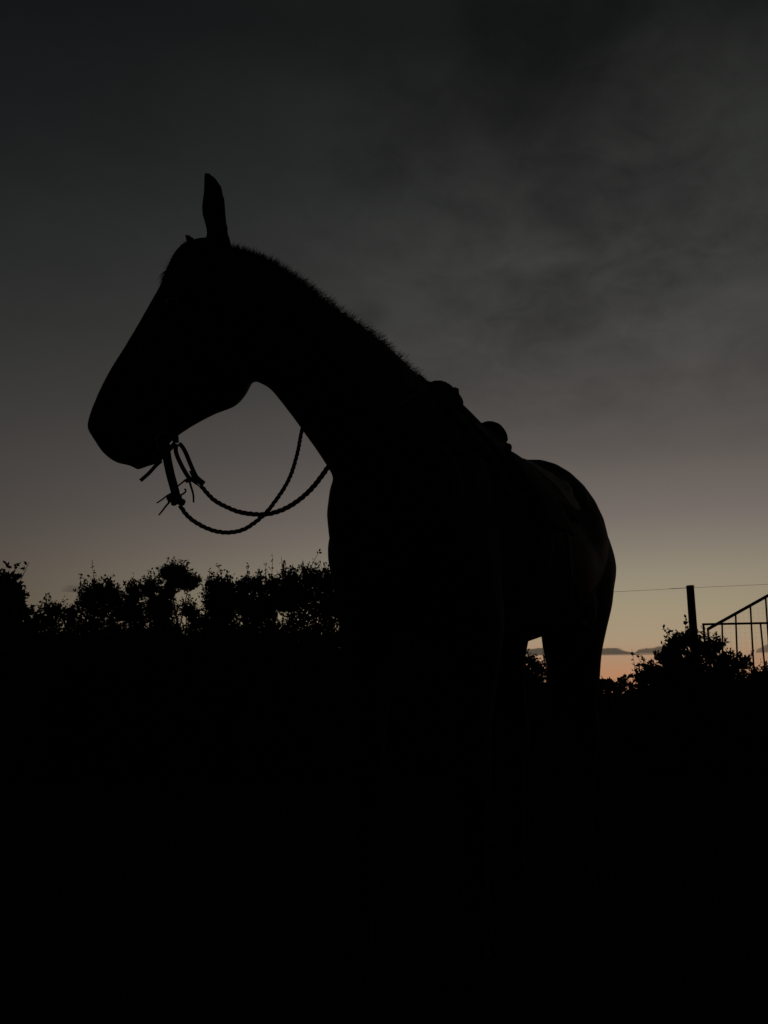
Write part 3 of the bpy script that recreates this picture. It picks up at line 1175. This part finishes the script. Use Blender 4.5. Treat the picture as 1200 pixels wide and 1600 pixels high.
# pommel: rounded fork with a square-ended cap
m = MB()
pts, rs = [], []
for i in range(13):
    t = -1 + 2 * i / 12
    pts.append((0.055 - 0.02 * t * t, 0.055 * t, 1.533 - 0.045 * t * t))
    rs.append(0.026 * (1 - 0.2 * t * t))
m.tube(pts, rs, 14)
m.ball(pts[0], rs[0] * 0.98).ball(pts[-1], rs[-1] * 0.98)
pom = m.build('pommel', 'leather', sa)
m = MB()
pk = L_(at(709, 616, 2.37))
m.box(pk, (0.026, 0.024, 0.034), Matrix.Rotation(0.15, 3, 'Y'))
m.build('pommel_cap', 'leather', pom, smooth=False)
for sd in (1, -1):
    shell(0.02, -0.34, 16 * sd, 72 * sd, 0.017, 0.010, 16, 14).build('skirt', 'leather', sa)
    shell(-0.02, -0.19, 40 * sd, 96 * sd, 0.032, 0.007, 10, 16).build('fender', 'leather', sa)
    # stirrup hung from the fender
    y0 = 0.325 * sd
    sx = -0.10
    m = MB()
    m.strap([(sx, y0, 1.10), (sx, y0 * 1.015, 1.06), (sx, y0 * 1.02, 1.0), (sx, y0 * 1.02, 0.96)], [(0, sd, 0)] * 4, 0.032, 0.006)
    st = m.build('stirrup_leather', 'leather', sa)
    m = MB()
    arc = []
    for i in range(17):
        a = math.pi * i / 16
        arc.append((sx + 0.062 * math.cos(a), y0 * 1.02, 0.855 + 0.105 * math.sin(a) ** 0.8))
    m.tube(arc, 0.007, 8)
    m.box((sx, y0 * 1.02, 0.85), (0.135, 0.05, 0.014))
    m.build('stirrup', 'worn_leather', sa)
shell(-0.02, -0.11, 62, 298, 0.004, 0.008, 6, 60).build('girth', 'leather', sa)
# rolled edge behind the seat where the blanket is tied
m = MB()
m.tube([(-0.405, -0.055, 1.464), (-0.41, -0.03, 1.470), (-0.41, 0, 1.473), (-0.41, 0.03, 1.470), (-0.405, 0.055, 1.464)], [0.014, 0.02, 0.021, 0.02, 0.014], 10)
m.build('rear_roll', 'leather', sa)

# ------------------------------------------------------------------ bridle with braided reins
br = thing('bridle', 'dark leather bridle with braided reins looping below the head', 'bridle')


def ringstrap(i, grow, w, name):
    c, u, s, hh, hw = HEAD_RINGS[i]
    pts, ups = [], []
    for q in ring(c, u, s, hh, hh, hw, 40, 2.25, 0.2):
        h = BV.ray_cast(c + (q - c) * 1.3, (c - q).normalized())
        if h[0] is None or (h[0] - q).length > 0.03: continue
        pts.append(h[0] + h[1] * grow)
        ups.append(h[1])
    return MB().strap(pts, ups, w, 0.004, True).build(name, 'leather', br)


ringstrap(22, -0.0018, 0.02, 'noseband')
ringstrap(41, 0.0, 0.018, 'browband')
for hit, nm in ((hit_near, 'cheek_strap'), (hit_far, 'cheek_strap')):
    pts, ups = [], []
    base_px = [(258, 682), (262, 650), (270, 610), (280, 560), (292, 510), (306, 460), (322, 420)] if hit is hit_near else [(262, 676), (266, 645), (273, 605), (283, 560), (295, 510), (309, 460), (325, 425)]
    for px, py in base_px:
        h, n_ = hit(px, py, 0.006)
        if h:
            pts.append(h)
            ups.append(n_)
    if len(pts) > 2:
        q = catmull([(*p, *u) for p, u in zip(pts, ups)], 4)
        MB().strap([Vector(x[:3]) for x in q], [Vector(x[3:]) for x in q], 0.016, 0.005).build(nm, 'leather', br)
bits = []
for hit, px, py in ((hit_near, 256, 690), (hit_far, 258, 687)):
    h, n_ = hit(px, py, 0.006)
    u = (RI @ E1)
    u = (u - n_ * u.dot(n_)).normalized()
    v = n_.cross(u)
    m = MB()
    m.tube([h + u * 0.026 * math.cos(a) + v * 0.026 * math.sin(a) for a in [2 * math.pi * i / 24 for i in range(24)]], 0.0042, 8, closed=True)
    m.build('bit_ring', 'metal', br)
    bits.append(h)
MB().tube([bits[0], bits[0].lerp(bits[1], 0.5), bits[1]], 0.006, 8).build('bit_mouthpiece', 'metal', br)


def px_path(lst, sub=6):
    """(px, py, Y) -> local smooth path"""
    pts = [tuple(L_(at(x, y, Y))) for x, y, Y in lst]
    return [Vector(p) for p in catmull(pts, sub)]


def braid(path, R, name, parent, pitch=0.042, n=6, strandk=0.58):
    """three strands plaited round the path; R radius or (R0, R1)"""
    # resample evenly
    seg = [0.0]
    for a, b in zip(path[:-1], path[1:]):
        seg.append(seg[-1] + (b - a).length)
    tot = seg[-1]
    N = int(tot / 0.004)
    pp = []
    for i in range(N + 1):
        d = tot * i / N
        j = min(len(seg) - 2, max(0, int(np.searchsorted(seg, d) - 1)))
        pp.append(path[j].lerp(path[j + 1], (d - seg[j]) / max(1e-9, seg[j + 1] - seg[j])))
    fr = frames(pp)
    R0, R1 = R if isinstance(R, tuple) else (R, R)
    m = MB()
    for k_ in range(3):
        pts, rr = [], []
        for i, (p, (t, u, s)) in enumerate(zip(pp, fr)):
            r = R0 + (R1 - R0) * i / N
            a = 2 * math.pi * (tot * i / N / pitch + k_ / 3)
            pts.append(p + (u * math.cos(a) + s * math.sin(a)) * r * 0.58)
            rr.append(r * strandk)
        m.tube(pts, rr, n)
    return m.build(name, 'rawhide', parent)


# near rein (to the left side of the neck)
NB = [(314, 759, 2.005), (333, 780, 1.995), (358, 794, 1.985), (379, 801, 1.98), (407, 804, 1.975), (428, 801, 1.975), (449, 793, 1.975), (470, 779, 1.975), (491, 759, 1.98), (512, 731, 1.985)]
pathB = px_path(NB)
tail_ = []
for px, py in ((535, 705), (560, 682), (590, 658), (620, 634), (650, 612), (672, 602)):
    h, n_ = hit_near(px, py, 0.012)
    if h: tail_.append(h)
pathB = pathB + [Vector(p) for p in catmull([tuple(pathB[-1])] + [tuple(x) for x in tail_], 6)][1:]
reinB = braid(pathB, (0.0050, 0.0070), 'rein', br)
# far rein (round the right side of the neck)
NA_ = [(281, 790, 2.10), (295, 808, 2.10), (316, 822, 2.105), (337, 830, 2.11), (358, 832, 2.115), (379, 828, 2.12), (396, 818, 2.125), (414, 803, 2.135), (428, 786, 2.145), (445, 761, 2.16), (456, 738, 2.175), (465, 707, 2.19), (470, 681, 2.205), (474, 662, 2.22)]
pathA = px_path(NA_)
tail_ = []
for px, py in ((488, 640), (510, 620), (540, 600), (575, 582), (610, 572), (640, 590), (668, 604)):
    h, n_ = hit_far(px, py, 0.012)
    if h: tail_.append(h)
pathA = pathA + [Vector(p) for p in catmull([tuple(pathA[-1])] + [tuple(x) for x in tail_], 6)][1:]
reinA = braid(pathA, (0.0054, 0.0046), 'rein', br)


def px_strap(lst, w, th, name, parent, mat='leather'):
    pts = px_path(lst, 5)
    fr = frames(pts)
    v = (RI @ Vector((0, -1, 0)))
    return MB().strap(pts, [v] * len(pts), w, th).build(name, mat, parent)


# far rein: broad doubled leather end and its knot with loose thongs
px_strap([(258, 690, 2.06), (261, 715, 2.08), (266, 740, 2.09), (272, 762, 2.097), (277, 782, 2.10)], 0.0215, 0.007, 'rein_strap', br)


def knot(cx, cy, Y, r, name, parent, seed):
    rng = random.Random(seed)
    c = L_(at(cx, cy, Y))
    m = MB()
    for k_ in range(4):
        ax = Vector((rng.uniform(-1, 1), rng.uniform(-1, 1), rng.uniform(-1, 1))).normalized()
        u = ax.orthogonal().normalized()
        s = ax.cross(u)
        cc = c + Vector((rng.uniform(-1, 1), rng.uniform(-1, 1), rng.uniform(-1, 1))) * r * 0.25
        m.tube([cc + (u * math.cos(a) + s * math.sin(a) * 0.75) * r for a in [2 * math.pi * i / 14 for i in range(14)]], r * 0.42, 7, closed=True)
    return m.build(name, 'rawhide', parent)


def thong(lst, r, parent, mat='rawhide'):
    r *= 1.3
    p = px_path(lst, 4)
    return MB().tube(p, [r * (1 - 0.25 * i / (len(p) - 1)) for i in range(len(p))], 6).build('thong', mat, parent)


k1 = knot(275, 781, 2.098, 0.0115, 'knot', reinA, 3)
k2 = knot(283, 784, 2.10, 0.008, 'knot', reinA, 4)
k3 = knot(267, 779, 2.098, 0.008, 'knot', reinA, 6)
thong([(270, 770, 2.10), (262, 774, 2.10), (254, 780, 2.10), (245, 786, 2.10)], 0.0019, reinA)
thong([(266, 783, 2.095), (259, 791, 2.095), (253, 799, 2.095), (248, 805, 2.095)], 0.0021, reinA)
thong([(282, 774, 2.095), (287, 771, 2.09), (290, 768, 2.09), (290, 765, 2.09), (288, 764.5, 2.09)], 0.0021, reinA)
# near rein: slotted leather loop, knot, thongs
px_strap([(275, 676, 1.985), (276, 684, 1.99), (276.5, 692, 1.995)], 0.009, 0.007, 'rein_strap', br)
loop = [(276.5, 694, 1.995), (274.5, 700, 1.996), (276, 710, 1.998), (282, 724, 2.0), (289, 737, 2.003), (295, 746, 2.005), (301, 750, 2.006), (306, 747, 2.006), (303, 738, 2.004), (297, 724, 2.0), (290, 707, 1.997), (284, 697, 1.996), (280, 693, 1.995)]
px_strap(loop, 0.0102, 0.006, 'rein_strap', br)
px_strap([(300, 735, 2.004), (305, 745, 2.005), (311, 751, 2.006), (318, 756.5, 2.007)], 0.015, 0.008, 'rein_strap', br)
knot(294, 749.5, 2.004, 0.0062, 'knot', reinB, 8)
knot(307, 750, 2.005, 0.008, 'knot', reinB, 9)
thong([(291, 749, 2.003), (286, 753, 2.003), (281, 757, 2.003), (276, 761, 2.003)], 0.0019, reinB)
thong([(296, 752, 2.003), (299, 762, 2.003), (302, 773, 2.003), (302.5, 785, 2.003)], 0.0022, reinB)
thong([(298, 750, 2.004), (305, 755, 2.004), (312, 760, 2.005)], 0.0018, reinB)
# loose strap end under the lip
px_strap([(252, 720, 2.04), (243, 728, 2.035), (232, 740, 2.03), (219.5, 751, 2.025)], 0.009, 0.004, 'strap_end', br)
